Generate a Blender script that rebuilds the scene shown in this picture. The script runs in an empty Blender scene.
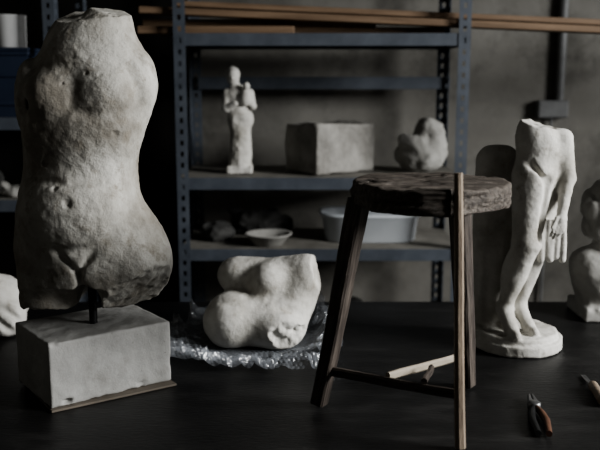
import bpy, bmesh, math, random
import numpy as np
from mathutils import Vector, Matrix, Euler
random.seed(4)
S = bpy.context.scene
COL = S.collection

# ------------------------------------------------------------------ materials
def new_mat(name):
    m = bpy.data.materials.new(name); m.use_nodes = True
    nt = m.node_tree
    return m, nt, nt.nodes['Principled BSDF']

def stone(name, stops, scale=4, rough=0.8, bump=0.3, bscale=60, stretch=(1,1,1), metallic=0.0,
          spots=None, detail=8, bdist=0.004, spec=0.3, coords='Object', spots2=None):
    m, nt, b = new_mat(name)
    N, L = nt.nodes, nt.links
    tc = N.new('ShaderNodeTexCoord'); mp = N.new('ShaderNodeMapping')
    mp.inputs['Scale'].default_value = stretch
    L.new(tc.outputs[coords], mp.inputs['Vector'])
    n = N.new('ShaderNodeTexNoise'); n.inputs['Scale'].default_value = scale
    n.inputs['Detail'].default_value = detail; n.inputs['Roughness'].default_value = 0.62
    L.new(mp.outputs[0], n.inputs['Vector'])
    r = N.new('ShaderNodeValToRGB'); cr = r.color_ramp
    cr.elements[0].position = stops[0][0]; cr.elements[0].color = (*stops[0][1], 1)
    cr.elements[1].position = stops[-1][0]; cr.elements[1].color = (*stops[-1][1], 1)
    for p, c in stops[1:-1]:
        e = cr.elements.new(p); e.color = (*c, 1)
    L.new(n.outputs['Fac'], r.inputs['Fac'])
    out = r.outputs['Color']
    for sp_ in (spots, spots2):
        if not sp_: continue
        n2 = N.new('ShaderNodeTexNoise'); n2.inputs['Scale'].default_value = sp_[0]
        n2.inputs['Detail'].default_value = 6; n2.inputs['Roughness'].default_value = 0.7
        L.new(mp.outputs[0], n2.inputs['Vector'])
        r2 = N.new('ShaderNodeValToRGB')
        r2.color_ramp.elements[0].position = sp_[1]; r2.color_ramp.elements[0].color = (0,0,0,1)
        r2.color_ramp.elements[1].position = sp_[2]; r2.color_ramp.elements[1].color = (1,1,1,1)
        L.new(n2.outputs['Fac'], r2.inputs['Fac'])
        mx = N.new('ShaderNodeMix'); mx.data_type = 'RGBA'
        L.new(r2.outputs['Color'], mx.inputs['Factor'])
        L.new(out, mx.inputs['A']); mx.inputs['B'].default_value = (*sp_[3], 1)
        out = mx.outputs['Result']
    L.new(out, b.inputs['Base Color'])
    b.inputs['Roughness'].default_value = rough
    b.inputs['Metallic'].default_value = metallic
    b.inputs['Specular IOR Level'].default_value = spec
    if bump > 0:
        n3 = N.new('ShaderNodeTexNoise'); n3.inputs['Scale'].default_value = bscale
        n3.inputs['Detail'].default_value = 5; n3.inputs['Roughness'].default_value = 0.65
        L.new(mp.outputs[0], n3.inputs['Vector'])
        bp = N.new('ShaderNodeBump'); bp.inputs['Strength'].default_value = bump
        bp.inputs['Distance'].default_value = bdist
        L.new(n3.outputs['Fac'], bp.inputs['Height']); L.new(bp.outputs[0], b.inputs['Normal'])
    return m

M_marble = stone('weathered_marble', [(0.36,(0.155,0.142,0.120)),(0.48,(0.31,0.298,0.268)),(0.66,(0.46,0.448,0.415))],
                 scale=5, bump=0.75, bscale=80, spots=(24,0.53,0.70,(0.19,0.17,0.138)), spots2=(3.4,0.50,0.66,(0.20,0.18,0.148)))
M_marble2 = stone('pale_marble', [(0.3,(0.30,0.285,0.25)),(0.5,(0.49,0.477,0.442)),(0.7,(0.59,0.58,0.55))],
                 scale=9, bump=0.5, bscale=90, spots=(22,0.56,0.74,(0.27,0.245,0.205)))
M_plaster = stone('grey_plaster', [(0.3,(0.20,0.194,0.18)),(0.7,(0.38,0.373,0.35))], scale=9, bump=0.4, bscale=70)
M_plinth = stone('plinth_stone', [(0.3,(0.28,0.276,0.262)),(0.5,(0.36,0.356,0.34)),(0.7,(0.43,0.426,0.41))],
                 scale=6, bump=0.35, bscale=160, spots=(120,0.63,0.7,(0.2,0.195,0.183)), spots2=(5,0.55,0.75,(0.25,0.243,0.222)))
M_darkstone = stone('rough_stone', [(0.3,(0.14,0.133,0.12)),(0.7,(0.33,0.32,0.297))], scale=10, bump=0.6, bscale=60)
M_wall = stone('concrete_wall', [(0.3,(0.088,0.083,0.073)),(0.5,(0.168,0.161,0.145)),(0.7,(0.24,0.233,0.212))],
               scale=1.3, bump=0.5, bscale=25, spots=(3.5,0.48,0.70,(0.082,0.078,0.069)), coords='Object')
M_floor = stone('concrete_floor', [(0.3,(0.05,0.047,0.042)),(0.7,(0.10,0.093,0.083))], scale=2, bump=0.2, bscale=30, rough=0.7)
M_ceil = stone('ceiling_paint', [(0.3,(0.05,0.05,0.048)),(0.7,(0.08,0.08,0.075))], scale=2, bump=0.1)
M_table = stone('blackened_tabletop', [(0.3,(0.005,0.005,0.005)),(0.55,(0.010,0.0098,0.0096)),(0.75,(0.028,0.027,0.026))],
                scale=5, bump=0.35, bscale=45, rough=0.44, stretch=(1,3,1), spots=(60,0.62,0.75,(0.05,0.048,0.045)), spec=0.35)
M_steel = stone('blue_grey_steel', [(0.3,(0.043,0.051,0.064)),(0.7,(0.085,0.097,0.116))], scale=9, bump=0.1, bscale=120, rough=0.5, spec=0.5)
M_shelf = stone('dusty_shelf', [(0.3,(0.12,0.114,0.10)),(0.7,(0.235,0.224,0.20))], scale=9, bump=0.2, bscale=60, rough=0.8)
M_blackmetal = stone('black_iron', [(0.3,(0.012,0.012,0.013)),(0.7,(0.03,0.03,0.03))], scale=30, bump=0.2, rough=0.45, metallic=0.6)
M_shade_baseboard = stone('shade_and_baseboard_dark', [(0.3,(0.006,0.0055,0.005)),(0.7,(0.013,0.012,0.011))], scale=4, bump=0.2, rough=0.85, spec=0.1)  # baseboard colour; on the left wall sheet this near-black stands in for shade
M_conduit = stone('painted_conduit', [(0.3,(0.12,0.122,0.122)),(0.7,(0.18,0.182,0.182))], scale=20, bump=0.1, rough=0.45)
M_wood = stone('aged_wood', [(0.3,(0.028,0.023,0.019)),(0.5,(0.080,0.067,0.056)),(0.72,(0.185,0.160,0.135))],
               scale=14, bump=1.0, bscale=26, stretch=(1,9,6), rough=0.55, bdist=0.007)
M_leg = stone('dark_leg_wood', [(0.3,(0.020,0.016,0.014)),(0.5,(0.048,0.039,0.033)),(0.72,(0.11,0.092,0.078))],
               scale=16, bump=0.7, bscale=30, stretch=(5,5,0.6), rough=0.5)
M_lightwood = stone('bare_wood', [(0.3,(0.13,0.10,0.074)),(0.7,(0.26,0.21,0.158))], scale=14, bump=0.4, bscale=40,
               stretch=(5,5,0.8), rough=0.6)
M_palewood = stone('pale_batten_wood', [(0.3,(0.22,0.19,0.15)),(0.7,(0.33,0.29,0.235))], scale=14, bump=0.4, bscale=40, rough=0.65)
M_plank = stone('pine_plank', [(0.3,(0.10,0.064,0.039)),(0.7,(0.22,0.150,0.096))], scale=6, bump=0.3, bscale=30,
               stretch=(0.6,10,10), rough=0.6)
M_ply = stone('plywood', [(0.3,(0.10,0.085,0.068)),(0.7,(0.18,0.155,0.128))], scale=8, bump=0.2, rough=0.7)
M_enamel = stone('white_enamel', [(0.3,(0.46,0.46,0.455)),(0.7,(0.58,0.58,0.575))], scale=4, bump=0, rough=0.35, spec=0.5)
M_tub = stone('white_plastic', [(0.3,(0.42,0.445,0.47)),(0.7,(0.54,0.565,0.59))], scale=4, bump=0, rough=0.4, spec=0.5)
M_crate = stone('blue_plastic', [(0.3,(0.010,0.016,0.032)),(0.7,(0.018,0.027,0.05))], scale=6, bump=0, rough=0.6, spec=0.3)
M_cloth = stone('grey_cloth', [(0.3,(0.024,0.024,0.023)),(0.7,(0.065,0.064,0.061))], scale=12, bump=0.3, rough=0.9)
M_red = stone('red_brown_grip', [(0.3,(0.045,0.022,0.014)),(0.7,(0.10,0.05,0.03))], scale=20, bump=0.1, rough=0.5)
M_tool = stone('tool_steel', [(0.3,(0.10,0.10,0.10)),(0.7,(0.22,0.22,0.22))], scale=20, bump=0.1, rough=0.4, metallic=0.8)
M_frame = stone('window_frame_paint', [(0.3,(0.3,0.3,0.3)),(0.7,(0.4,0.4,0.4))], scale=8, bump=0.1)

m, nt, b = new_mat('bubble_wrap_film')
b.inputs['Base Color'].default_value = (0.34,0.36,0.39,1); b.inputs['Roughness'].default_value = 0.14
b.inputs['Alpha'].default_value = 0.30; b.inputs['Specular IOR Level'].default_value = 1.0
b.inputs['IOR'].default_value = 1.7
tc = nt.nodes.new('ShaderNodeTexCoord'); vo = nt.nodes.new('ShaderNodeTexVoronoi'); vo.inputs['Scale'].default_value = 38
vo.feature = 'DISTANCE_TO_EDGE'
bp = nt.nodes.new('ShaderNodeBump'); bp.inputs['Strength'].default_value = 0.7; bp.inputs['Distance'].default_value = 0.01
nt.links.new(tc.outputs['Object'], vo.inputs['Vector']); nt.links.new(vo.outputs['Distance'], bp.inputs['Height'])
nt.links.new(bp.outputs[0], b.inputs['Normal'])
M_wrap = m
m, nt, b = new_mat('window_glass')
b.inputs['Base Color'].default_value = (0.9,0.95,1,1); b.inputs['Roughness'].default_value = 0.05
b.inputs['Alpha'].default_value = 0.1
M_glass = m

# ------------------------------------------------------------------ mesh helpers
def link(o, parent=None):
    COL.objects.link(o)
    if parent is not None: o.parent = parent
    return o
def empty(name, loc=(0,0,0), rotz=0):
    e = bpy.data.objects.new(name, None); e.empty_display_size = 0.05
    e.location = loc; e.rotation_euler = (0,0,rotz); COL.objects.link(e); return e
def obj_from_bm(name, bm, mat, parent=None, smooth=False):
    bmesh.ops.recalc_face_normals(bm, faces=bm.faces)
    me = bpy.data.meshes.new(name); bm.to_mesh(me); bm.free()
    if smooth:
        for p in me.polygons: p.use_smooth = True
    if mat: me.materials.append(mat)
    return link(bpy.data.objects.new(name, me), parent)
def box(name, c, size, mat, parent=None, rot=(0,0,0), bevel=0.003, seg=2):
    bm = bmesh.new(); bmesh.ops.create_cube(bm, size=1)
    bmesh.ops.scale(bm, vec=size, verts=bm.verts)
    if bevel > 0:
        bmesh.ops.bevel(bm, geom=bm.edges[:], offset=min(bevel, min(size)*0.45), segments=seg, affect='EDGES', profile=0.5)
    o = obj_from_bm(name, bm, mat, parent); o.location = c; o.rotation_euler = rot
    return o
def beam(name, a, b, wa, wb, mat, parent=None, twist=0, bevel=0.004, wobble=0.0):
    a, b = Vector(a), Vector(b); d = b-a; L = d.length
    q = d.to_track_quat('Z','Y').to_matrix().to_4x4()
    bm = bmesh.new(); n = 14; rings = []
    for i in range(n+1):
        t = i/n; w = wa[0]*(1-t)+wb[0]*t; h = wa[1]*(1-t)+wb[1]*t
        ox = wobble*math.sin(t*5+1); oy = wobble*math.cos(t*4)
        c = min(bevel, w*0.4, h*0.4); pts = []
        for sx, sy in ((1,1),(-1,1),(-1,-1),(1,-1)):
            if sx*sy > 0: pp = [(sx*w/2, sy*(h/2-c)), (sx*(w/2-c), sy*h/2)]
            else: pp = [(sx*(w/2-c), sy*h/2), (sx*w/2, sy*(h/2-c))]
            pts += pp
        j = wobble*0.35
        rings.append([bm.verts.new((x+ox+random.uniform(-j,j), y+oy+random.uniform(-j,j), t*L)) for x,y in pts])
    for r0, r1 in zip(rings, rings[1:]):
        for k in range(8): bm.faces.new((r0[k], r0[(k+1)%8], r1[(k+1)%8], r1[k]))
    bm.faces.new(rings[0][::-1]); bm.faces.new(rings[-1])
    o = obj_from_bm(name, bm, mat, parent)
    o.matrix_local = Matrix.Translation(a) @ q @ Matrix.Rotation(twist,4,'Z')
    return o
def rod(name, pts, r, mat, parent=None, res=12):
    cu = bpy.data.curves.new(name, 'CURVE'); cu.dimensions = '3D'
    cu.bevel_depth = 1.0; cu.bevel_resolution = 4; cu.use_fill_caps = True
    sp = cu.splines.new('POLY'); sp.points.add(len(pts)-1)
    for i, p in enumerate(pts):
        sp.points[i].co = (*p, 1); sp.points[i].radius = r[i] if isinstance(r, (list,tuple)) else r
    cu.materials.append(mat)
    return link(bpy.data.objects.new(name, cu), parent)
def lathe(name, prof, mat, parent=None, loc=(0,0,0), n=40, sx=1, sy=1, sq=1.0):
    bm = bmesh.new(); rings = []
    for r, z in prof:
        ring = []
        for k in range(n):
            a = 2*math.pi*k/n; c, s = math.cos(a), math.sin(a)
            x = math.copysign(abs(c)**sq, c)*r*sx; y = math.copysign(abs(s)**sq, s)*r*sy
            ring.append(bm.verts.new((x,y,z)))
        rings.append(ring)
    for r0, r1 in zip(rings, rings[1:]):
        for k in range(n): bm.faces.new((r0[k], r0[(k+1)%n], r1[(k+1)%n], r1[k]))
    bm.faces.new(rings[0][::-1]); bm.faces.new(rings[-1])
    o = obj_from_bm(name, bm, mat, parent, smooth=True); o.location = loc
    return o

# ------------------------------------------------------------------ implicit sculpting
class Field:
    def __init__(s, lo, hi, h):
        s.lo = np.array(lo, float); s.h = h
        n = np.ceil((np.array(hi)-s.lo)/h).astype(int)+1
        ax = [(s.lo[i]+np.arange(n[i])*h).astype(np.float32) for i in range(3)]
        s.X, s.Y, s.Z = np.meshgrid(*ax, indexing='ij')
        s.f = np.full(s.X.shape, 10.0, np.float32)
    def P(s, c, rot=None):
        p = [s.X-c[0], s.Y-c[1], s.Z-c[2]]
        if rot is not None:
            R = np.array(Euler([math.radians(a) for a in rot]).to_matrix().transposed())
            p = [R[i,0]*p[0]+R[i,1]*p[1]+R[i,2]*p[2] for i in range(3)]
        return p
    def ell(s, c, r, rot=None):
        p = s.P(c, rot)
        k0 = np.sqrt(sum((p[i]/r[i])**2 for i in range(3)))
        k1 = np.sqrt(sum((p[i]/r[i]**2)**2 for i in range(3)))+1e-6
        return k0*(k0-1)/k1
    def cone(s, a, b, ra, rb):
        a = np.array(a, float); b = np.array(b, float); d = b-a; L = d@d
        p = [s.X-a[0], s.Y-a[1], s.Z-a[2]]
        t = np.clip((p[0]*d[0]+p[1]*d[1]+p[2]*d[2])/L, 0, 1)
        return np.sqrt(sum((p[i]-t*d[i])**2 for i in range(3)))-(ra+(rb-ra)*t)
    def box(s, c, hs, rot=None, r=0.01):
        p = s.P(c, rot); q = [np.abs(p[i])-hs[i]+r for i in range(3)]
        o = np.sqrt(sum(np.maximum(x,0)**2 for x in q))
        return o+np.minimum(np.maximum(np.maximum(q[0],q[1]),q[2]),0)-r
    def cyl(s, c, R, hh, r=0.005):
        q0 = np.sqrt((s.X-c[0])**2+(s.Y-c[1])**2)-R+r; q1 = np.abs(s.Z-c[2])-hh+r
        return np.sqrt(np.maximum(q0,0)**2+np.maximum(q1,0)**2)+np.minimum(np.maximum(q0,q1),0)-r
    def plane(s, p, n):
        n = np.array(n, float); n /= np.linalg.norm(n)
        return (s.X-p[0])*n[0]+(s.Y-p[1])*n[1]+(s.Z-p[2])*n[2]
    def loft(s, rows, b, p=2.3):
        zs = [r[0] for r in rows]
        zd = np.linspace(zs[0], zs[-1], 200)
        def sm(xs, ys):
            v = np.interp(zd, xs, ys); k = np.hanning(21); k /= k.sum()
            vp = np.pad(v, 10, mode='edge'); return np.convolve(vp, k, mode='valid')
        xl = np.interp(s.Z, zd, sm(zs,[r[1] for r in rows])); xr = np.interp(s.Z, zd, sm(zs,[r[2] for r in rows]))
        bz = [r[0] for r in b]
        yc = np.interp(s.Z, zd, sm(bz,[r[1] for r in b])); hb = np.interp(s.Z, zd, sm(bz,[r[2] for r in b]))
        a = (xr-xl)/2; c = (xl+xr)/2
        k = (np.abs((s.X-c)/a)**p+np.abs((s.Y-yc)/hb)**p)**(1/p)
        d = (k-1)*np.minimum(a,hb)
        d = np.maximum(d, s.Z-zs[-1]); d = np.maximum(d, zs[0]-s.Z)
        return d.astype(np.float32)
    def groove(s, pts, width, depth):
        """push the surface inwards along a polyline (gaussian cross-section)"""
        d = None
        for a, b in zip(pts, pts[1:]):
            c = s.cone(a, b, 0, 0); d = c if d is None else np.minimum(d, c)
        s.f = s.f+depth*np.exp(-(d/width)**2)
    def add(s, d, k=0.01): s.f = smin(s.f, d, k)
    def sub(s, d, k=0.01): s.f = -smin(-s.f, d, k)
    def noise(s, amp, scale, seed=0, oct=3, st=(1,1,1)):
        s.f = s.f+amp*s.fbm(scale, seed, oct, st)
    def fbm(s, scale, seed=0, oct=3, st=(1,1,1)):
        out = np.zeros_like(s.X); a = 1.0
        for o in range(oct):
            out += a*vnoise(s.X*scale*st[0]+seed*3.1, s.Y*scale*st[1]+5.7, s.Z*scale*st[2]+seed, seed+o); a *= 0.5; scale *= 2.1
        return out
    def mesh(s, name, mat, parent=None, origin=(0,0,0), smooth=0):
        f = s.f.copy()
        for e in (0,-1):
            f[e,:,:] = np.maximum(f[e,:,:], 1e-3); f[:,e,:] = np.maximum(f[:,e,:],1e-3); f[:,:,e] = np.maximum(f[:,:,e],1e-3)
        nx, ny, nz = f.shape
        ins = f < 0
        cs = {}
        for i in (0,1):
            for j in (0,1):
                for k in (0,1):
                    cs[(i,j,k)] = (slice(i,nx-1+i), slice(j,ny-1+j), slice(k,nz-1+k))
        cnt = np.zeros((nx-1,ny-1,nz-1), np.uint8)
        for c in cs.values(): cnt += ins[c]
        act = (cnt > 0) & (cnt < 8)
        I, J, K = np.nonzero(act); n = len(I)
        idx = np.full(act.shape, -1, np.int64); idx[I,J,K] = np.arange(n)
        acc = np.zeros((n,3)); num = np.zeros(n)
        for a in cs:
            for ax in range(3):
                if a[ax] == 1: continue
                b = list(a); b[ax] = 1; b = tuple(b)
                fa = f[I+a[0],J+a[1],K+a[2]]; fb = f[I+b[0],J+b[1],K+b[2]]
                m_ = (fa < 0) != (fb < 0)
                den = np.where(m_, fa-fb, 1); t = np.where(m_, fa/den, 0)
                for q in range(3):
                    acc[:,q] += m_*(a[q]+(t if q == ax else 0))
                num += m_
        V = (acc/num[:,None]+np.stack([I,J,K],1))*s.h+s.lo-np.array(origin)
        F = []
        def quads(ax):
            u, v = (ax+1)%3, (ax+2)%3
            sl0 = [slice(None)]*3; sl1 = [slice(None)]*3
            sl0[ax] = slice(0,-1); sl1[ax] = slice(1,None)
            A = ins[tuple(sl0)]; B = ins[tuple(sl1)]
            for sign, msk in ((1, A & ~B), (-1, ~A & B)):
                e = np.stack(np.nonzero(msk),1)
                ok = (e[:,u] > 0) & (e[:,v] > 0) & (e[:,u] < f.shape[u]-1) & (e[:,v] < f.shape[v]-1)
                e = e[ok]
                def cell(du, dv):
                    c = e.copy(); c[:,u] += du; c[:,v] += dv
                    return idx[c[:,0],c[:,1],c[:,2]]
                q = np.stack([cell(-1,-1), cell(0,-1), cell(0,0), cell(-1,0)],1)
                F.append(q if sign > 0 else q[:,::-1])
        for ax in range(3): quads(ax)
        F = np.concatenate(F); F = F[(F >= 0).all(1)]
        me = bpy.data.meshes.new(name)
        me.vertices.add(n); me.vertices.foreach_set('co', V.astype(np.float32).ravel())
        me.loops.add(len(F)*4); me.loops.foreach_set('vertex_index', F.astype(np.int32).ravel())
        me.polygons.add(len(F)); me.polygons.foreach_set('loop_start', np.arange(0,len(F)*4,4,dtype=np.int32))
        try: me.polygons.foreach_set('loop_total', np.full(len(F),4,np.int32))
        except Exception: pass
        me.polygons.foreach_set('use_smooth', np.ones(len(F), bool))
        me.update(calc_edges=True); me.validate()
        me.materials.append(mat)
        o = link(bpy.data.objects.new(name, me), parent); o.location = origin
        return o
def smin(a, b, k):
    if k <= 0: return np.minimum(a,b)
    h = np.maximum(k-np.abs(a-b), 0)/k
    return np.minimum(a,b)-h*h*k*0.25
_tabs = {}
def vnoise(x, y, z, seed):
    if seed not in _tabs: _tabs[seed] = np.random.RandomState(seed+11).uniform(-1,1,(32,32,32)).astype(np.float32)
    T = _tabs[seed]
    xi, yi, zi = np.floor(x), np.floor(y), np.floor(z)
    fx, fy, fz = x-xi, y-yi, z-zi
    fx, fy, fz = [q*q*(3-2*q) for q in (fx,fy,fz)]
    xi, yi, zi = [q.astype(np.int32) & 31 for q in (xi,yi,zi)]
    x1, y1, z1 = (xi+1)&31, (yi+1)&31, (zi+1)&31
    c00 = T[xi,yi,zi]*(1-fx)+T[x1,yi,zi]*fx; c10 = T[xi,y1,zi]*(1-fx)+T[x1,y1,zi]*fx
    c01 = T[xi,yi,z1]*(1-fx)+T[x1,yi,z1]*fx; c11 = T[xi,y1,z1]*(1-fx)+T[x1,y1,z1]*fx
    return (c00*(1-fy)+c10*fy)*(1-fz)+(c01*(1-fy)+c11*fy)*fz

# ------------------------------------------------------------------ room
TZ = 0.75
X0, X1, Y0, Y1, ZC = -3.0, 3.4, -2.4, 3.62, 3.1
box('floor', ((X0+X1)/2,(Y0+Y1)/2,-0.05), (X1-X0+0.4,Y1-Y0+0.4,0.1), M_floor, bevel=0)
box('ceiling', ((X0+X1)/2,(Y0+Y1)/2,ZC+0.05), (X1-X0+0.4,Y1-Y0+0.4,0.1), M_ceil, bevel=0)
box('wall_back', ((X0+X1)/2,Y1+0.1,ZC/2), (X1-X0+0.4,0.2,ZC), M_wall, bevel=0)
box('wall_front', ((X0+X1)/2,Y0-0.1,ZC/2), (X1-X0+0.4,0.2,ZC), M_wall, bevel=0)
box('wall_left', (X0-0.1,(Y0+Y1)/2,ZC/2), (0.2,Y1-Y0,ZC), M_wall, bevel=0)
wy0, wy1, wz0, wz1 = 0.3, 1.7, 1.55, 2.95
wr = empty('wall_right', (X1+0.1,0,0))
box('pier_a', (0,(Y0+wy0)/2,ZC/2), (0.2,wy0-Y0,ZC), M_wall, wr, bevel=0)
box('pier_b', (0,(wy1+Y1)/2,ZC/2), (0.2,Y1-wy1,ZC), M_wall, wr, bevel=0)
box('sill_wall', (0,(wy0+wy1)/2,wz0/2), (0.2,wy1-wy0,wz0), M_wall, wr, bevel=0)
box('lintel', (0,(wy0+wy1)/2,(wz1+ZC)/2), (0.2,wy1-wy0,ZC-wz1), M_wall, wr, bevel=0)
wn = empty('window_1', (X1+0.12,(wy0+wy1)/2,(wz0+wz1)/2))
W, H = wy1-wy0, wz1-wz0
for i, zz in enumerate((-H/2+0.03, 0, H/2-0.03)): box('rail_%d'%i, (0,0,zz), (0.05,W,0.05), M_frame, wn)
for i, yy in enumerate((-W/2+0.03, 0, W/2-0.03)): box('stile_%d'%i, (0,yy,0), (0.05,0.05,H), M_frame, wn)
box('pane', (0.0,0,0), (0.006,W-0.02,H-0.02), M_glass, wn, bevel=0)
box('baseboard_back', ((X0+X1)/2,Y1-0.01,0.05), (X1-X0,0.02,0.1), M_shade_baseboard, bevel=0.002)

cd = empty('electrical_conduit', (1.105,Y1-0.03,1.32))
rod('pipe', [(0.0,0,0.03),(0.0,0,1.77)], 0.019, M_conduit, cd)
box('junction_box', (-0.03,0.0,0.0), (0.13,0.055,0.075), M_conduit, cd, bevel=0.008)
box('clip_a', (0.0,0.0,0.35), (0.06,0.05,0.02), M_conduit, cd)
rod('cable', [(-0.03,0.0,-0.03),(-0.03,0.01,-0.4),(-0.035,0.01,-1.2)], 0.006, M_conduit, cd)

box('wall_shade_sheet', (-1.52,Y1-0.012,1.35), (2.1,0.018,2.7), M_shade_baseboard, bevel=0.002)  # added sheet: its near-black paints the shade behind left rack and torso

# ------------------------------------------------------------------ worktable
tb = empty('worktable', (0,1.72,0))
box('top', (0,0,TZ-0.025), (3.1,1.70,0.05), M_table, tb, bevel=0.004)
for i, (x,y) in enumerate(((-1.45,-0.75),(1.45,-0.75),(-1.45,0.75),(1.45,0.75))):
    box('leg_%d'%i, (x,y,0.35), (0.07,0.07,0.70), M_leg, tb)
box('apron_a', (0,-0.78,0.66), (2.8,0.03,0.09), M_leg, tb); box('apron_b', (0,0.78,0.66), (2.8,0.03,0.09), M_leg, tb)

# ------------------------------------------------------------------ steel racks
def slotted_post(name, x, y, H, sx, sy, parent):
    bm = bmesh.new(); w = 0.042; cols = [0,0.015,0.027,w]; pitch = 0.04; rows = int(H/pitch)
    for fl in (0,1):
        cache = {}
        def v(u, z):
            key = (round(u,5), round(z,5))
            if key not in cache:
                cache[key] = bm.verts.new((sx*u, 0, z) if fl == 0 else (0, sy*u, z))
            return cache[key]
        for r in range(rows):
            zs = [r*pitch, r*pitch+0.011, r*pitch+0.029, (r+1)*pitch]
            for a in range(3):
                for b_ in range(3):
                    if a == 1 and b_ == 1: continue
                    bm.faces.new((v(cols[a],zs[b_]), v(cols[a+1],zs[b_]), v(cols[a+1],zs[b_+1]), v(cols[a],zs[b_+1])))
    bmesh.ops.remove_doubles(bm, verts=bm.verts, dist=1e-5)
    o = obj_from_bm(name, bm, M_steel, parent); o.location = (x,y,0)
    md = o.modifiers.new('thick','SOLIDIFY'); md.thickness = 0.0025; md.offset = 0
    return o
def rack(name, x0, x1, y0, y1, levels, H, back_rail=None):
    e = empty(name, ((x0+x1)/2,(y0+y1)/2,0)); hx, hy = (x1-x0)/2, (y1-y0)/2
    slotted_post('post_1', -hx,-hy,H, 1, 1, e); slotted_post('post_2', hx,-hy,H,-1, 1, e)
    slotted_post('post_3', -hx, hy,H, 1,-1, e); slotted_post('post_4', hx, hy,H,-1,-1, e)
    for i, z in enumerate(levels):
        box('shelf_%d'%i, (0,0,z-0.004), (2*hx-0.006,2*hy-0.01,0.008), M_shelf, e, bevel=0.001)
        box('lip_front_%d'%i, (0,-hy+0.004,z-0.022), (2*hx-0.004,0.004,0.044), M_steel, e, bevel=0.001)
        box('lip_back_%d'%i, (0,hy-0.005,z-0.022), (2*hx-0.01,0.003,0.04), M_steel, e, bevel=0.001)
        for s in (-1,1): box('lip_side_%d_%d'%(i,s), (s*(hx-0.004),0,z-0.022), (0.003,2*hy-0.02,0.04), M_steel, e, bevel=0.001)
    if back_rail:
        box('back_rail', (0.02,hy-0.008,back_rail), (2*hx-0.02,0.02,0.05), M_steel, e, bevel=0.002)
    beam('brace', (-hx+0.002,-hy+0.03,1.62), (-hx+0.002,hy-0.02,1.12), (0.02,0.003),(0.02,0.003), M_steel, e, bevel=0.0005)
    return e
rack('steel_shelving_rack', -0.445, 0.60, 3.0, 3.45, [1.606,1.094,0.83,0.42,0.1], 2.2, back_rail=1.43)
rack('steel_shelving_rack.001', -1.92, -0.86, 3.0, 3.45, [1.31,1.013,0.6,0.1], 2.2)

pk = empty('timber_planks', (0,3.1,1.6065))
box('plank_1', (0.0,0.09,0.014), (1.06,0.10,0.028), M_plank, pk)
box('plank_2', (-0.15,0.09,0.043), (0.86,0.09,0.028), M_plank, pk, rot=(0,0,0.01))
L = 2.3; ang = math.radians(2.4)
box('plank_3', (-0.57+L/2*math.cos(ang),-0.03,0.070-L/2*math.sin(ang)+0.012), (L,0.09,0.024), M_plank, pk, rot=(0,ang,0))
box('plank_4', (-0.50+L/2*math.cos(ang)+0.05,0.02,0.097-L/2*math.sin(ang)+0.01), (L,0.07,0.020), M_plank, pk, rot=(0,ang,0.015))
box('plank_5', (-0.30,-0.02,0.013), (0.56,0.08,0.026), M_plank, pk)

# ------------------------------------------------------------------ LEFT: torso on plinth
pa = math.atan2(0.167,0.22)
box('plywood_sheet', (-0.462,1.835,TZ+0.003), (0.290,0.204,0.005), M_ply, rot=(0,0,pa-0.06), bevel=0.001)
F = Field((-0.70,1.62,0.745),(-0.25,2.08,0.92),0.0038)
F.add(F.box((-0.477,1.848,0.8275),(0.144,0.104,0.0715),(0,0,math.degrees(pa)),0.003),0)
F.noise(0.0012,40,3); F.sub(F.ell((-0.50,1.70,0.765),(0.012,0.012,0.006)),0.004)
F.sub(F.ell((-0.35,1.80,0.765),(0.02,0.014,0.008)),0.004)
F.sub(F.ell((-0.517,1.685,0.897),(0.008,0.008,0.006)),0.004)
F.mesh('stone_plinth', M_plinth, origin=(-0.477,1.848,0.7565))

ts = empty('marble_torso', (-0.475,1.85,0.8985))
F = Field((-0.67,1.66,0.90),(-0.25,2.02,1.62),0.0033)
rows = [(1.00,-.625,-.330),(1.02,-.630,-.312),(1.066,-.634,-.308),(1.112,-.636,-.328),(1.157,-.632,-.346),(1.20,-.624,-.359),(1.245,-.612,-.364),
        (1.289,-.608,-.358),(1.333,-.608,-.344),(1.377,-.606,-.328),(1.42,-.600,-.322),(1.463,-.584,-.326),
        (1.507,-.564,-.342),(1.54,-.552,-.360),(1.569,-.537,-.368),(1.60,-.51,-.372)]
dep = [(1.0,1.855,.115),(1.06,1.855,.122),(1.12,1.85,.118),(1.18,1.845,.108),(1.26,1.848,.092),(1.33,1.85,.098),(1.42,1.855,.105),(1.50,1.865,.092),(1.56,1.875,.072),(1.60,1.88,.06)]
F.add(F.loft(rows,dep,2.15),0)
F.f = np.maximum(F.f, F.plane((-0.45,1.87,1.586),(-0.08,-0.30,1))+F.fbm(22,3,3)*0.006)
F.add(F.ell((-0.43,1.865,1.585),(0.035,0.03,0.020)),0.02)
F.f = np.maximum(F.f, F.plane((-0.43,1.865,1.595),(0.2,-0.15,1)))
F.add(F.cone((-0.548,1.855,1.06),(-0.570,1.835,0.960),0.086,0.066),0.03)
F.add(F.cone((-0.402,1.855,1.08),(-0.380,1.83,0.98),0.090,0.082),0.03)
# soft belly, rib cage, worn breasts, hips
F.add(F.ell((-0.488,1.772,1.165),(0.098,0.056,0.070)),0.05)
F.add(F.ell((-0.478,1.782,1.085),(0.045,0.034,0.036)),0.03)
F.add(F.ell((-0.478,1.790,1.34),(0.095,0.034,0.070)),0.06)
F.add(F.ell((-0.530,1.780,1.415),(0.050,0.040,0.044)),0.03)
F.add(F.ell((-0.410,1.780,1.425),(0.048,0.038,0.044)),0.03)
F.add(F.ell((-0.588,1.845,1.42),(0.030,0.055,0.070)),0.03)
F.add(F.ell((-0.350,1.86,1.44),(0.028,0.050,0.055)),0.03)
F.add(F.ell((-0.345,1.84,1.04),(0.046,0.08,0.05)),0.04)
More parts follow.
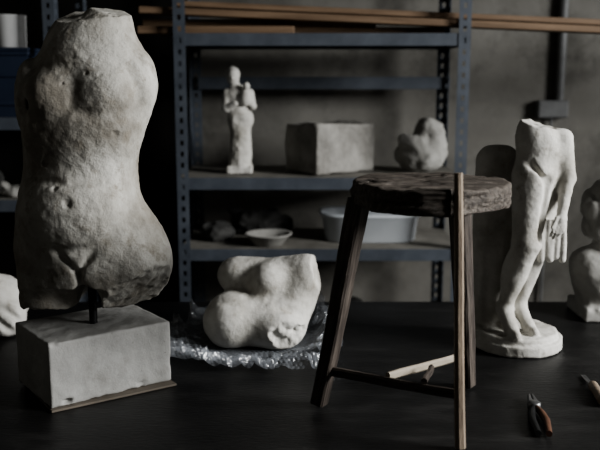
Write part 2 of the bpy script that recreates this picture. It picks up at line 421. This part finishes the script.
# creases pressed into the surface
yb = 1.722
F.groove([(-0.635,1.79,1.165),(-0.585,1.745,1.118),(-0.535,1.728,1.095),(-0.478,1.722,1.088),(-0.425,1.728,1.098),(-0.375,1.745,1.135),(-0.340,1.78,1.185)],0.009,0.009)
F.groove([(-0.520,1.728,1.092),(-0.495,1.74,1.065),(-0.474,1.745,1.035),(-0.474,1.75,0.99)],0.008,0.010)
F.groove([(-0.430,1.728,1.097),(-0.455,1.74,1.065),(-0.474,1.745,1.035)],0.008,0.008)
F.groove([(-0.575,1.758,1.242),(-0.49,1.735,1.228),(-0.40,1.755,1.245)],0.010,0.0045)
F.groove([(-0.585,1.765,1.372),(-0.530,1.735,1.362),(-0.475,1.745,1.385),(-0.410,1.735,1.372),(-0.350,1.77,1.385)],0.010,0.0055)
F.groove([(-0.472,1.745,1.47),(-0.472,1.745,1.40)],0.012,0.004)
F.groove([(-0.484,1.716,1.196),(-0.484,1.716,1.190)],0.0065,0.008)
F.groove([(-0.37,1.765,1.51),(-0.338,1.79,1.42),(-0.345,1.78,1.38)],0.010,0.007)
F.groove([(-0.570,1.78,1.50),(-0.590,1.78,1.43),(-0.582,1.77,1.36)],0.010,0.007)
F.groove([(-0.475,1.96,1.5),(-0.475,1.95,1.15)],0.014,0.010)
# gap between thighs
F.sub(F.cone((-0.472,1.95,0.90),(-0.472,1.97,1.04),0.028,0.012),0.02)
F.sub(F.cone((-0.466,1.66,0.90),(-0.466,2.02,0.90),0.036,0.036),0.02)
F.sub(F.cone((-0.466,1.66,0.965),(-0.466,2.02,0.965),0.024,0.024),0.02)
F.sub(F.cone((-0.468,1.66,0.995),(-0.470,2.02,0.995),0.010,0.010),0.02)
F.sub(F.ell((-0.573,1.768,1.395),(0.007,0.045,0.012)),0.006)
# weathering and broken thigh ends
F.noise(0.0022,10,5,3)
n1 = F.fbm(30,9,3)*0.007
F.f = np.maximum(F.f, F.plane((-0.296,1.80,1.045),(0.52,-0.50,-0.72))+n1-0.004)
F.f = np.maximum(F.f, F.plane((-0.57,1.80,0.916),(-0.42,-0.35,-0.85))+n1)
F.f = np.maximum(F.f, F.plane((-0.608,1.74,1.005),(-0.55,-0.8,-0.5))+n1-0.004)
F.f = np.maximum(F.f, F.plane((-0.42,1.85,0.940),(0.0,-0.1,-1))+n1)
pits = F.fbm(48,17,2); F.f = F.f+np.clip(pits-0.80,0,1)*0.009
F.noise(0.0010,60,7,2)
F.mesh('torso', M_marble, ts, origin=(0,0,0)).location = (0.475,-1.85,-0.8985)
rod('mounting_rod', [(0.003,-0.012,0.0),(0.003,-0.012,0.19)], 0.0095, M_blackmetal, ts)

# ------------------------------------------------------------------ bubble wrap
bm = bmesh.new(); nu, nv = 310, 330
gx = np.linspace(-0.38,0.14,nu); gy = np.linspace(1.88,2.43,nv)
GX, GY = np.meshgrid(gx, gy, indexing='ij')
nA = vnoise(GX*9+1, GY*9, GX*0+0.5, 1); nB = vnoise(GX*24, GY*24+4, GX*0+0.2, 2); nC = vnoise(GX*50, GY*50+4, GX*0+0.7, 3)
nD = vnoise(GX*14+GY*9, GY*30-GX*12+4, GX*0+0.9, 4)
cx, cy = -0.122, 2.145
rr = np.sqrt(((GX-cx)/0.235)**2+((GY-cy)/0.25)**2)
sq_ = (np.abs((GX-cx)/0.235)**3.4+np.abs((GY-cy)/0.245)**3.4)**(1/3.4)
edge = np.clip(rr-0.50,0,1)
ridge = (1-np.abs(nB))**4; ridge2 = (1-np.abs(nD))**5
GZ = 0.7545+edge*(0.015*np.abs(nA)+0.070*ridge2+0.045*ridge)+0.007*edge*(nC+1)
GZ += np.clip(GX-0.02,0,1)*np.clip((GY-2.05)*6,0,1)*0.8*(0.8+0.5*nB)
row = np.round((GY)/0.0105); bx = (GX+np.where(row%2==0,0,0.006))/0.012
dd = np.sqrt(((bx-np.round(bx))*0.012)**2+(GY-row*0.0105)**2)
GZ += 0.0036*np.sqrt(np.clip(1-(dd/0.0050)**2,0,1))
shape = (sq_+0.09*nA+0.03*nB) < 1.0
vs = {}
for i in range(nu):
    for j in range(nv):
        if shape[i,j]: vs[(i,j)] = bm.verts.new((GX[i,j],GY[i,j],GZ[i,j]))
for i in range(nu-1):
    for j in range(nv-1):
        k = [(i,j),(i+1,j),(i+1,j+1),(i,j+1)]
        if all(q in vs for q in k): bm.faces.new([vs[q] for q in k])
obj_from_bm('bubble_wrap', bm, M_wrap, smooth=True)

# ------------------------------------------------------------------ reclining torso fragment
F = Field((-0.30,1.98,0.75),(0.09,2.33,1.02),0.003)
F.add(F.ell((-0.130,2.14,0.822),(0.112,0.085,0.074)),0)
F.add(F.ell((-0.185,2.105,0.825),(0.064,0.074,0.070)),0.04)
F.add(F.ell((-0.055,2.10,0.815),(0.074,0.074,0.064)),0.04)
F.add(F.ell((-0.150,2.20,0.918),(0.074,0.065,0.056),(0,14,0)),0.02)
F.add(F.cone((-0.100,2.19,0.918),(0.018,2.15,0.942),0.054,0.050),0.03)
F.add(F.ell((-0.01,2.16,0.880),(0.056,0.065,0.070)),0.04)
F.add(F.ell((-0.085,2.13,0.925),(0.045,0.042,0.046),(0,30,0)),0.03)
F.sub(F.cone((-0.26,2.09,0.892),(-0.17,2.055,0.893),0.010,0.008),0.020)
F.sub(F.cone((-0.17,2.055,0.893),(-0.06,2.055,0.878),0.008,0.009),0.018)
F.sub(F.cone((-0.06,2.055,0.878),(0.04,2.08,0.840),0.009,0.008),0.018)
F.sub(F.cone((-0.125,2.12,0.985),(-0.135,2.09,0.90),0.008,0.006),0.018)
F.sub(F.cone((-0.04,2.09,0.99),(-0.03,2.07,0.90),0.010,0.007),0.018)
F.sub(F.ell((0.058,2.14,0.945),(0.016,0.030,0.028)),0.006)
nz = F.fbm(32,4,3)*0.009
F.f = np.maximum(F.f, F.plane((-0.09,2.032,0.80),(0.40,-1,-0.30))+nz-0.004)
F.f = np.maximum(F.f, F.plane((-0.03,2.05,0.785),(0.8,-0.8,-0.35))+nz-0.004)
F.f = np.maximum(F.f, F.plane((0.050,2.15,0.92),(1,-0.2,0.25))+nz*0.5)
F.noise(0.0014,16,2,3); F.noise(0.0007,60,8,2)
F.f = np.maximum(F.f, 0.7605-F.Z)
F.mesh('marble_reclining_fragment', M_marble2, origin=(-0.11,2.15,0.761))

# ------------------------------------------------------------------ statue of legs
F = Field((0.43,1.99,0.745),(0.74,2.28,1.36),0.003)
F.add(F.cyl((0.575,2.13,0.766),0.118,0.0155,0.006),0); F.add(F.cyl((0.573,2.13,0.786),0.108,0.012,0.008),0.006)
F.noise(0.002,25,3,3)
sl = F.box((0.518,2.195,1.02),(0.058,0.040,0.258),(0,1.0,0),0.045); F.add(sl,0.01)
F.add(F.ell((0.515,2.19,0.86),(0.058,0.045,0.12)),0.03)
F.sub(F.cone((0.50,2.14,1.20),(0.495,2.14,0.84),0.006,0.006),0.02)
G = Field((0.43,1.99,0.745),(0.74,2.28,1.36),0.003)
G.add(G.ell((0.620,2.135,1.245),(0.064,0.056,0.080)),0)
G.add(G.ell((0.600,2.13,1.310),(0.050,0.045,0.055)),0.03)
G.f = np.maximum(G.f, G.plane((0.600,2.13,1.336),(0.25,-0.15,1))+G.fbm(40,2,2)*0.004)
G.add(G.cone((0.592,2.110,1.20),(0.576,2.080,1.045),0.053,0.036),0.025)
G.add(G.cone((0.576,2.080,1.035),(0.538,2.115,0.865),0.036,0.019),0.012)
G.add(G.ell((0.558,2.112,0.965),(0.030,0.034,0.060),(0,14,0)),0.02)
G.add(G.cone((0.538,2.118,0.85),(0.544,2.065,0.815),0.022,0.016),0.015)
G.add(G.cone((0.544,2.07,0.812),(0.548,2.030,0.807),0.018,0.012),0.01)
G.add(G.cone((0.645,2.145,1.20),(0.618,2.130,1.045),0.050,0.036),0.015)
G.add(G.cone((0.618,2.130,1.035),(0.582,2.145,0.865),0.035,0.019),0.010)
G.add(G.ell((0.601,2.150,0.965),(0.030,0.032,0.058),(0,12,0)),0.015)
G.add(G.cone((0.582,2.145,0.85),(0.594,2.090,0.815),0.021,0.015),0.015)
G.add(G.cone((0.594,2.09,0.812),(0.602,2.055,0.807),0.017,0.011),0.01)
G.sub(G.cone((0.620,2.07,1.20),(0.598,2.060,1.05),0.006,0.006),0.015)
G.sub(G.cone((0.565,2.08,1.25),(0.618,2.064,1.190),0.006,0.005),0.015)
G.sub(G.cone((0.668,2.08,1.25),(0.618,2.064,1.190),0.006,0.005),0.015)
G.add(G.cone((0.668,2.120,1.300),(0.678,2.100,1.200),0.024,0.020),0.016)
G.add(G.cone((0.678,2.100,1.20),(0.658,2.066,1.120),0.019,0.013),0.008)
G.add(G.ell((0.653,2.058,1.100),(0.016,0.011,0.022),(0,15,0)),0.006)
for i,(dx,l) in enumerate(((-0.012,0.028),(-0.004,0.034),(0.004,0.032),(0.011,0.025))):
    a = (0.650+dx,2.052,1.088); b_ = (0.645+dx*1.1,2.049,1.088-l*0.6); c = (0.640+dx*1.0,2.057,1.088-l)
    G.add(G.cone(a,b_,0.0048,0.0044),0.002); G.add(G.cone(b_,c,0.0044,0.0034),0.0015)
G.add(G.cone((0.641,2.052,1.106),(0.629,2.048,1.082),0.0055,0.004),0.003)
for i in range(5):
    x = 0.618+i*0.013
    G.add(G.cone((x,2.086,1.09),(x+0.004*math.sin(i*2),2.092,0.992+0.008*(i%2)),0.008,0.0095),0.004)
F.f = smin(F.f, G.f, 0.008)
F.noise(0.0009,60,8,2)
F.f = np.maximum(F.f, 0.7505-F.Z)
F.mesh('marble_legs_statue', M_marble2, origin=(0.578,2.13,0.75))

# ------------------------------------------------------------------ bust at the right edge
def bust(name, o, s, mat, seed, h=0.004):
    ox, oy, oz = o
    F = Field((ox-0.16*s,oy-0.13*s,oz-0.01),(ox+0.16*s,oy+0.13*s,oz+0.42*s),h)
    q = lambda x,y,z: (ox+x*s,oy+y*s,oz+z*s)
    r3 = lambda *a: tuple(v*s for v in a)
    F.add(F.box(q(0,0,0.02),r3(0.10,0.085,0.02),None,0.006*s),0)
    F.add(F.ell(q(0,0,0.12),r3(0.115,0.075,0.10)),0.03*s)
    F.add(F.ell(q(0,0,0.07),r3(0.095,0.070,0.07)),0.03*s)
    F.add(F.ell(q(-0.08,0.0,0.15),r3(0.045,0.055,0.05)),0.03*s)
    F.add(F.ell(q(0.08,0.0,0.15),r3(0.045,0.055,0.05)),0.03*s)
    F.add(F.cone(q(0,0,0.19),q(-0.01,-0.01,0.26),0.055*s,0.052*s),0.02*s)
    F.add(F.ell(q(-0.012,-0.012,0.310),r3(0.062,0.070,0.075)),0.012*s)
    for k in range(16):
        a = k/16*2*math.pi; 
        if -0.3 < math.sin(a)+0.75 < 0.12: continue
        F.add(F.ell(q(-0.012+0.064*math.cos(a),0.0+0.066*math.sin(a),0.322+0.018*math.sin(3*a)),r3(0.024,0.024,0.036)),0.005*s)
        F.add(F.ell(q(-0.012+0.060*math.cos(a+0.2),0.004+0.062*math.sin(a+0.2),0.265),r3(0.022,0.022,0.034)),0.006*s)
    F.add(F.ell(q(-0.012,0.005,0.37),r3(0.060,0.060,0.035)),0.01*s)
    F.add(F.cone(q(-0.014,-0.078,0.325),q(-0.015,-0.090,0.297),0.008*s,0.011*s),0.008*s)
    F.add(F.ell(q(-0.013,-0.066,0.262),r3(0.02,0.018,0.014)),0.01*s)
    F.sub(F.ell(q(-0.037,-0.082,0.322),r3(0.015,0.012,0.008)),0.006*s)
    F.sub(F.ell(q(0.010,-0.082,0.322),r3(0.015,0.012,0.008)),0.006*s)
    F.sub(F.ell(q(-0.014,-0.084,0.279),r3(0.018,0.008,0.003)),0.003*s)
    for k in range(7):
        x = -0.11+k*0.032
        F.sub(F.cone(q(x,-0.085,0.04),q(x*0.5+0.03,-0.072,0.20),0.006*s,0.005*s),0.012*s)
    F.noise(0.0035*s,22/s,seed,3); F.f = np.maximum(F.f, oz+0.0005-F.Z)
    return F.mesh(name, mat, origin=o)
bust('marble_bust', (0.93,2.42,TZ), 1.02, M_plaster, 6)

# plaster fragment at left edge
F = Field((-1.04,2.12,0.745),(-0.72,2.42,0.98),0.004)
F.add(F.ell((-0.875,2.27,0.83),(0.11,0.09,0.085)),0)
F.add(F.cone((-0.89,2.25,0.88),(-0.80,2.22,0.81),0.055,0.045),0.02)
F.add(F.ell((-0.805,2.21,0.785),(0.045,0.05,0.035)),0.02)
for pts in ([(-0.94,2.18,0.90),(-0.84,2.17,0.87),(-0.765,2.19,0.80)],[(-0.92,2.17,0.86),(-0.83,2.165,0.82),(-0.775,2.17,0.77)],[(-0.90,2.20,0.93),(-0.82,2.19,0.90),(-0.755,2.21,0.83)]):
    F.groove(pts,0.008,0.014)
F.noise(0.004,20,4,3); F.f = np.maximum(F.f, 0.7505-F.Z)
F.mesh('plaster_drapery_fragment', M_marble2, origin=(-0.86,2.27,0.75))

# ------------------------------------------------------------------ STOOL
st = empty('wooden_stool', (0.264,1.68,TZ+0.001))
F = Field((-0.19,-0.19,0.42),(0.19,0.19,0.52),0.0025)
ang_ = np.arctan2(F.Y,F.X)
R = 0.160+0.0035*np.sin(3*ang_+1)+0.002*np.sin(7*ang_)
q0 = np.sqrt(F.X**2+F.Y**2)-R+0.007; q1 = np.abs(F.Z-0.4700)-0.0245+0.007
F.f = (np.sqrt(np.maximum(q0,0)**2+np.maximum(q1,0)**2)+np.minimum(np.maximum(q0,q1),0)-0.007).astype(np.float32)
F.noise(0.0040,14,3,3,(1,1,7))
F.noise(0.0020,10,5,3,(1,12,1))
F.sub(F.cone((0.06,-0.10,0.496),(0.17,-0.07,0.490),0.0015,0.003),0.003)
F.sub(F.cone((-0.17,0.02,0.494),(-0.04,0.035,0.496),0.0025,0.0012),0.003)
for (a,b_,ra,rb) in (((0.12,-0.125,0.478),(0.168,-0.05,0.466),.002,.004),((0.08,-0.15,0.464),(0.15,-0.09,0.472),.002,.003),((-0.13,-0.10,0.464),(-0.05,-0.155,0.472),.002,.0025),
                     ((0.09,-0.145,0.484),(0.155,-0.07,0.478),.0015,.0025),((0.13,-0.115,0.457),(0.165,-0.02,0.456),.0025,.003),((0.155,-0.06,0.486),(0.165,0.0,0.476),.002,.003)):
    F.sub(F.cone(a,b_,ra,rb),0.004)
F.sub(F.ell((0.135,-0.105,0.496),(0.022,0.016,0.006)),0.006)
F.sub(F.ell((-0.06,-0.158,0.446),(0.035,0.010,0.008)),0.006)
F.sub(F.box((0.025,-0.163,0.47),(0.010,0.014,0.06),None,0.002),0.001)
F.mesh('seat', M_wood, st)
beam('leg_left', (-0.140,0.010,0.455), (-0.224,0.030,0.006), (0.047,0.036),(0.034,0.030), M_leg, st, twist=0.3, wobble=0.0016)
beam('leg_back', (0.075,0.075,0.455), (0.120,0.140,0.007), (0.042,0.036),(0.034,0.030), M_leg, st, twist=0.2, wobble=0.0016)
beam('leg_front', (0.025,-0.160,0.528), (0.043,-0.185,0.003), (0.0155,0.0155),(0.019,0.019), M_lightwood, st, twist=0.5, bevel=0.005, wobble=0.0010)
beam('stretcher_a', (-0.206,0.026,0.080), (0.040,-0.172,0.106), (0.014,0.020),(0.014,0.018), M_leg, st, wobble=0.001)
beam('stretcher_b', (-0.085,-0.065,0.100), (0.112,0.125,0.085), (0.012,0.018),(0.012,0.017), M_palewood, st, wobble=0.001)
beam('stretcher_c', (-0.02,-0.125,0.112), (0.01,-0.02,0.105), (0.012,0.014),(0.012,0.014), M_leg, st, wobble=0.001)

# ------------------------------------------------------------------ shelf contents
SX2, SX3 = 1.0945, 0.8305
F = Field((-0.33,3.06,SX2-0.01),(-0.13,3.25,SX2+0.42),0.0032)
c = (-0.228,3.16); q = lambda x,y,z: (c[0]+x,c[1]+y,SX2+z)
F.add(F.box(q(0,0,0.015),(0.048,0.042,0.015),None,0.005),0)
F.add(F.cone(q(0.0,0,0.04),q(0.004,0,0.19),0.044,0.038),0.01)
F.add(F.ell(q(0.004,0,0.205),(0.048,0.036,0.05)),0.02)
F.add(F.ell(q(-0.004,0.0,0.275),(0.050,0.032,0.058)),0.02)
F.add(F.cone(q(-0.012,0,0.31),q(-0.018,-0.004,0.345),0.018,0.017),0.01)
F.add(F.ell(q(-0.022,-0.006,0.360),(0.024,0.026,0.030)),0.006)
F.add(F.ell(q(-0.022,0.004,0.370),(0.027,0.028,0.028)),0.004)
F.add(F.cone(q(-0.022,-0.031,0.360),q(-0.022,-0.034,0.353),0.003,0.004),0.003)
F.add(F.cone(q(-0.046,0,0.30),q(-0.050,-0.02,0.245),0.016,0.013),0.008)
F.add(F.cone(q(-0.050,-0.02,0.245),q(-0.012,-0.040,0.262),0.012,0.010),0.006)
F.add(F.cone(q(0.040,0,0.30),q(0.052,-0.015,0.25),0.016,0.013),0.008)
F.add(F.cone(q(0.052,-0.015,0.25),q(0.022,-0.040,0.285),0.012,0.010),0.006)
F.add(F.ell(q(0.026,-0.034,0.285),(0.020,0.018,0.032)),0.006)
F.add(F.ell(q(0.030,-0.036,0.326),(0.014,0.014,0.016)),0.004)
for k in range(7):
    x = -0.036+k*0.012
    F.sub(F.cone(q(x,-0.046+abs(x)*0.3,0.03),q(x*0.6+0.01,-0.036,0.22),0.003,0.002),0.007)
F.noise(0.0026,30,3,3); F.f = np.maximum(F.f, SX2+0.0005-F.Z)
F.mesh('stone_statuette', M_marble2, origin=(c[0],c[1],SX2))
F = Field((-0.10,3.02,SX2-0.01),(0.34,3.42,SX2+0.24),0.0045)
F.add(F.box((0.115,3.21,SX2+0.095),(0.140,0.100,0.092),(0,0,36),0.008),0)
F.noise(0.006,14,3,4); F.sub(F.ell((-0.02,3.1,SX2+0.19),(0.04,0.05,0.03)),0.02)
F.f = np.maximum(F.f, SX2+0.0005-F.Z)
F.mesh('rough_stone_block', M_darkstone, origin=(0.12,3.21,SX2))
F = Field((0.34,3.05,SX2-0.01),(0.59,3.38,SX2+0.24),0.004)
q = lambda x,y,z: (0.468+x,3.22+y,SX2+z)
F.add(F.ell(q(0,0,0.065),(0.10,0.075,0.065)),0)
F.add(F.ell(q(0.03,0.01,0.12),(0.065,0.055,0.075)),0.04)
F.add(F.ell(q(0.03,0.0,0.165),(0.045,0.045,0.036)),0.03)
F.add(F.cone(q(-0.02,-0.03,0.10),q(-0.07,-0.04,0.12),0.035,0.028),0.02)
F.groove([q(-0.08,-0.07,0.09),q(-0.02,-0.08,0.06),q(0.06,-0.07,0.10)],0.012,0.014)
F.groove([q(0.0,-0.06,0.19),q(-0.02,-0.07,0.12),q(0.0,-0.08,0.06)],0.010,0.010)
F.noise(0.009,18,3,4); F.f = np.maximum(F.f, SX2+0.0005-F.Z)
F.mesh('plaster_fragment', M_plaster, origin=(0.468,3.22,SX2))
tubp = [(0.170,0.0),(0.178,0.004),(0.190,0.095),(0.200,0.098),(0.203,0.104),(0.200,0.110),(0.188,0.110),(0.184,0.100),(0.172,0.012),(0.02,0.010)]
lathe('plastic_tub', tubp, M_tub, loc=(0.272,3.22,SX3), sx=0.98, sy=0.62, sq=0.55, n=64)
lathe('enamel_basin', [(0.050,0.0),(0.056,0.003),(0.082,0.038),(0.090,0.041),(0.090,0.045),(0.080,0.043),(0.053,0.008),(0.01,0.007)], M_plaster, loc=(-0.12,3.09,SX3), n=48)
def lump(name, o, r, mat, seed, amp=0.02, h=0.005):
    F = Field((o[0]-r[0]*1.4,o[1]-r[1]*1.4,o[2]-0.01),(o[0]+r[0]*1.4,o[1]+r[1]*1.4,o[2]+r[2]*2.6),h)
    rs = np.random.RandomState(seed)
    F.add(F.ell((o[0],o[1],o[2]+r[2]*0.6),(r[0]*0.8,r[1]*0.8,r[2]*0.8)),0)
    for k in range(6):
        dx, dy, dz = rs.uniform(-0.5,0.5)*r[0], rs.uniform(-0.5,0.5)*r[1], rs.uniform(0.3,1.3)*r[2]
        F.add(F.ell((o[0]+dx,o[1]+dy,o[2]+dz),(r[0]*rs.uniform(.25,.5),r[1]*rs.uniform(.3,.5),r[2]*rs.uniform(.25,.5)),(rs.uniform(-40,40),rs.uniform(-40,40),rs.uniform(0,90))),0.012)
    rd = (1-np.abs(F.fbm(22,seed+1,2)))
    F.f = F.f-amp*0.5*np.clip(rd,0,1)**2
    F.noise(amp*0.3,22,seed,4); F.f = np.maximum(F.f, o[2]+0.0005-F.Z)
    return F.mesh(name, mat, origin=o)
lump('crumpled_cloth', (-0.15,3.32,SX3), (0.15,0.07,0.06), M_cloth, 5)
lump('crumpled_cloth.001', (-0.32,3.20,SX3), (0.07,0.08,0.045), M_cloth, 12, amp=0.02)
lump('burlap_sack', (0.2,3.2,0.4205), (0.2,0.12,0.09), M_cloth, 21)

cr = empty('plastic_crate', (-1.16,3.17,1.3105))
bm = bmesh.new(); bmesh.ops.create_cube(bm, size=1); bmesh.ops.scale(bm, vec=(0.38,0.30,0.235), verts=bm.verts)
top = [f for f in bm.faces if f.normal.z > 0.9]
r = bmesh.ops.inset_region(bm, faces=top, thickness=0.008)
bmesh.ops.translate(bm, vec=(0,0,-0.22), verts=top[0].verts)
o = obj_from_bm('body', bm, M_crate, cr); o.location = (0,0,0.1175)
for k, z in enumerate((0.226,0.15,0.05)):
    box('rib_f%d'%k, (0,-0.153,z), (0.392,0.010,0.014), M_crate, cr); box('rib_r%d'%k, (0.193,0,z), (0.010,0.312,0.014), M_crate, cr)
box('lid', (0,0,0.24), (0.40,0.32,0.012), M_crate, cr)
pot = empty('enamel_pot', (-1.052,3.10,1.557))
lathe('body', [(0.050,0),(0.056,0.004),(0.058,0.110),(0.061,0.114),(0.058,0.117),(0.055,0.112),(0.052,0.01),(0.01,0.008)], M_enamel, pot)
rod('handle', [(-0.055,0,0.095),(-0.085,0,0.09),(-0.092,0,0.06),(-0.085,0,0.035),(-0.056,0,0.028)], 0.006, M_enamel, pot)
lump('plaster_chunk', (-1.06,3.1,1.0135), (0.07,0.06,0.03), M_plaster, 15, amp=0.01)
lump('crumpled_cloth.002', (-1.25,3.2,1.0135), (0.12,0.1,0.07), M_cloth, 16)

# ------------------------------------------------------------------ tools
pl = empty('pliers', (0.497,1.66,TZ+0.010), rotz=-0.14)
rod('handle_1', [(0.003,0.02,0),(0.010,-0.01,0),(0.014,-0.05,0),(0.010,-0.115,0)], [0.006,0.0075,0.008,0.0065], M_red, pl)
rod('handle_2', [(-0.003,0.02,0),(-0.010,-0.01,0),(-0.014,-0.05,0),(-0.011,-0.115,0)], [0.006,0.0075,0.008,0.0065], M_blackmetal, pl)
lathe('pivot', [(0.012,-0.008),(0.014,-0.006),(0.014,0.006),(0.011,0.009)], M_tool, pl, loc=(0,0.03,0), n=20)
beam('jaw_1', (0.006,0.03,0), (0.003,0.085,0), (0.012,0.014),(0.006,0.010), M_tool, pl, bevel=0.002)
beam('jaw_2', (-0.007,0.03,0), (-0.004,0.085,0), (0.012,0.014),(0.006,0.010), M_tool, pl, bevel=0.002)
ch = empty('wood_chisel', (0.665,1.80,TZ+0.0125), rotz=-0.1)
rod('handle', [(0,-0.10,0),(0,-0.09,0),(0,-0.03,0),(0,0,0),(0,0.01,0)], [0.009,0.0120,0.0105,0.0115,0.008], M_lightwood, ch)
beam('blade', (0,0.0,-0.002), (0,0.09,-0.009), (0.008,0.006),(0.012,0.003), M_tool, ch, bevel=0.001)

# ------------------------------------------------------------------ light
def area(name, loc, target, size, energy, color, spread=180):
    l = bpy.data.lights.new(name, 'AREA'); l.shape = 'RECTANGLE'; l.size, l.size_y = size; l.energy = energy; l.color = color
    l.spread = math.radians(spread)
    o = bpy.data.objects.new(name, l); o.location = loc
    o.rotation_euler = (Vector(target)-Vector(loc)).to_track_quat('-Z','Y').to_euler(); COL.objects.link(o); return o
area('window_daylight', (X1-0.08,(wy0+wy1)/2,(wz0+wz1)/2), (-0.3,1.2,1.0), (1.3,1.2), 138, (0.985,0.99,0.985), 120)
w = bpy.data.worlds.new('dim_studio'); S.world = w; w.use_nodes = True
w.node_tree.nodes['Background'].inputs[0].default_value = (0.6,0.75,1,1)
w.node_tree.nodes['Background'].inputs[1].default_value = 0.15
try: S.view_settings.look = 'AgX - Medium High Contrast'
except Exception as e: print(e)

# ------------------------------------------------------------------ camera
cam = bpy.data.cameras.new('camera'); cam.lens = 50; cam.sensor_width = 36
co = bpy.data.objects.new('camera', cam); co.location = (0,0,1.45); co.rotation_euler = (math.radians(80),0,0)
COL.objects.link(co); S.camera = co
cam.dof.use_dof = True; cam.dof.focus_distance = 1.85; cam.dof.aperture_fstop = 2.8
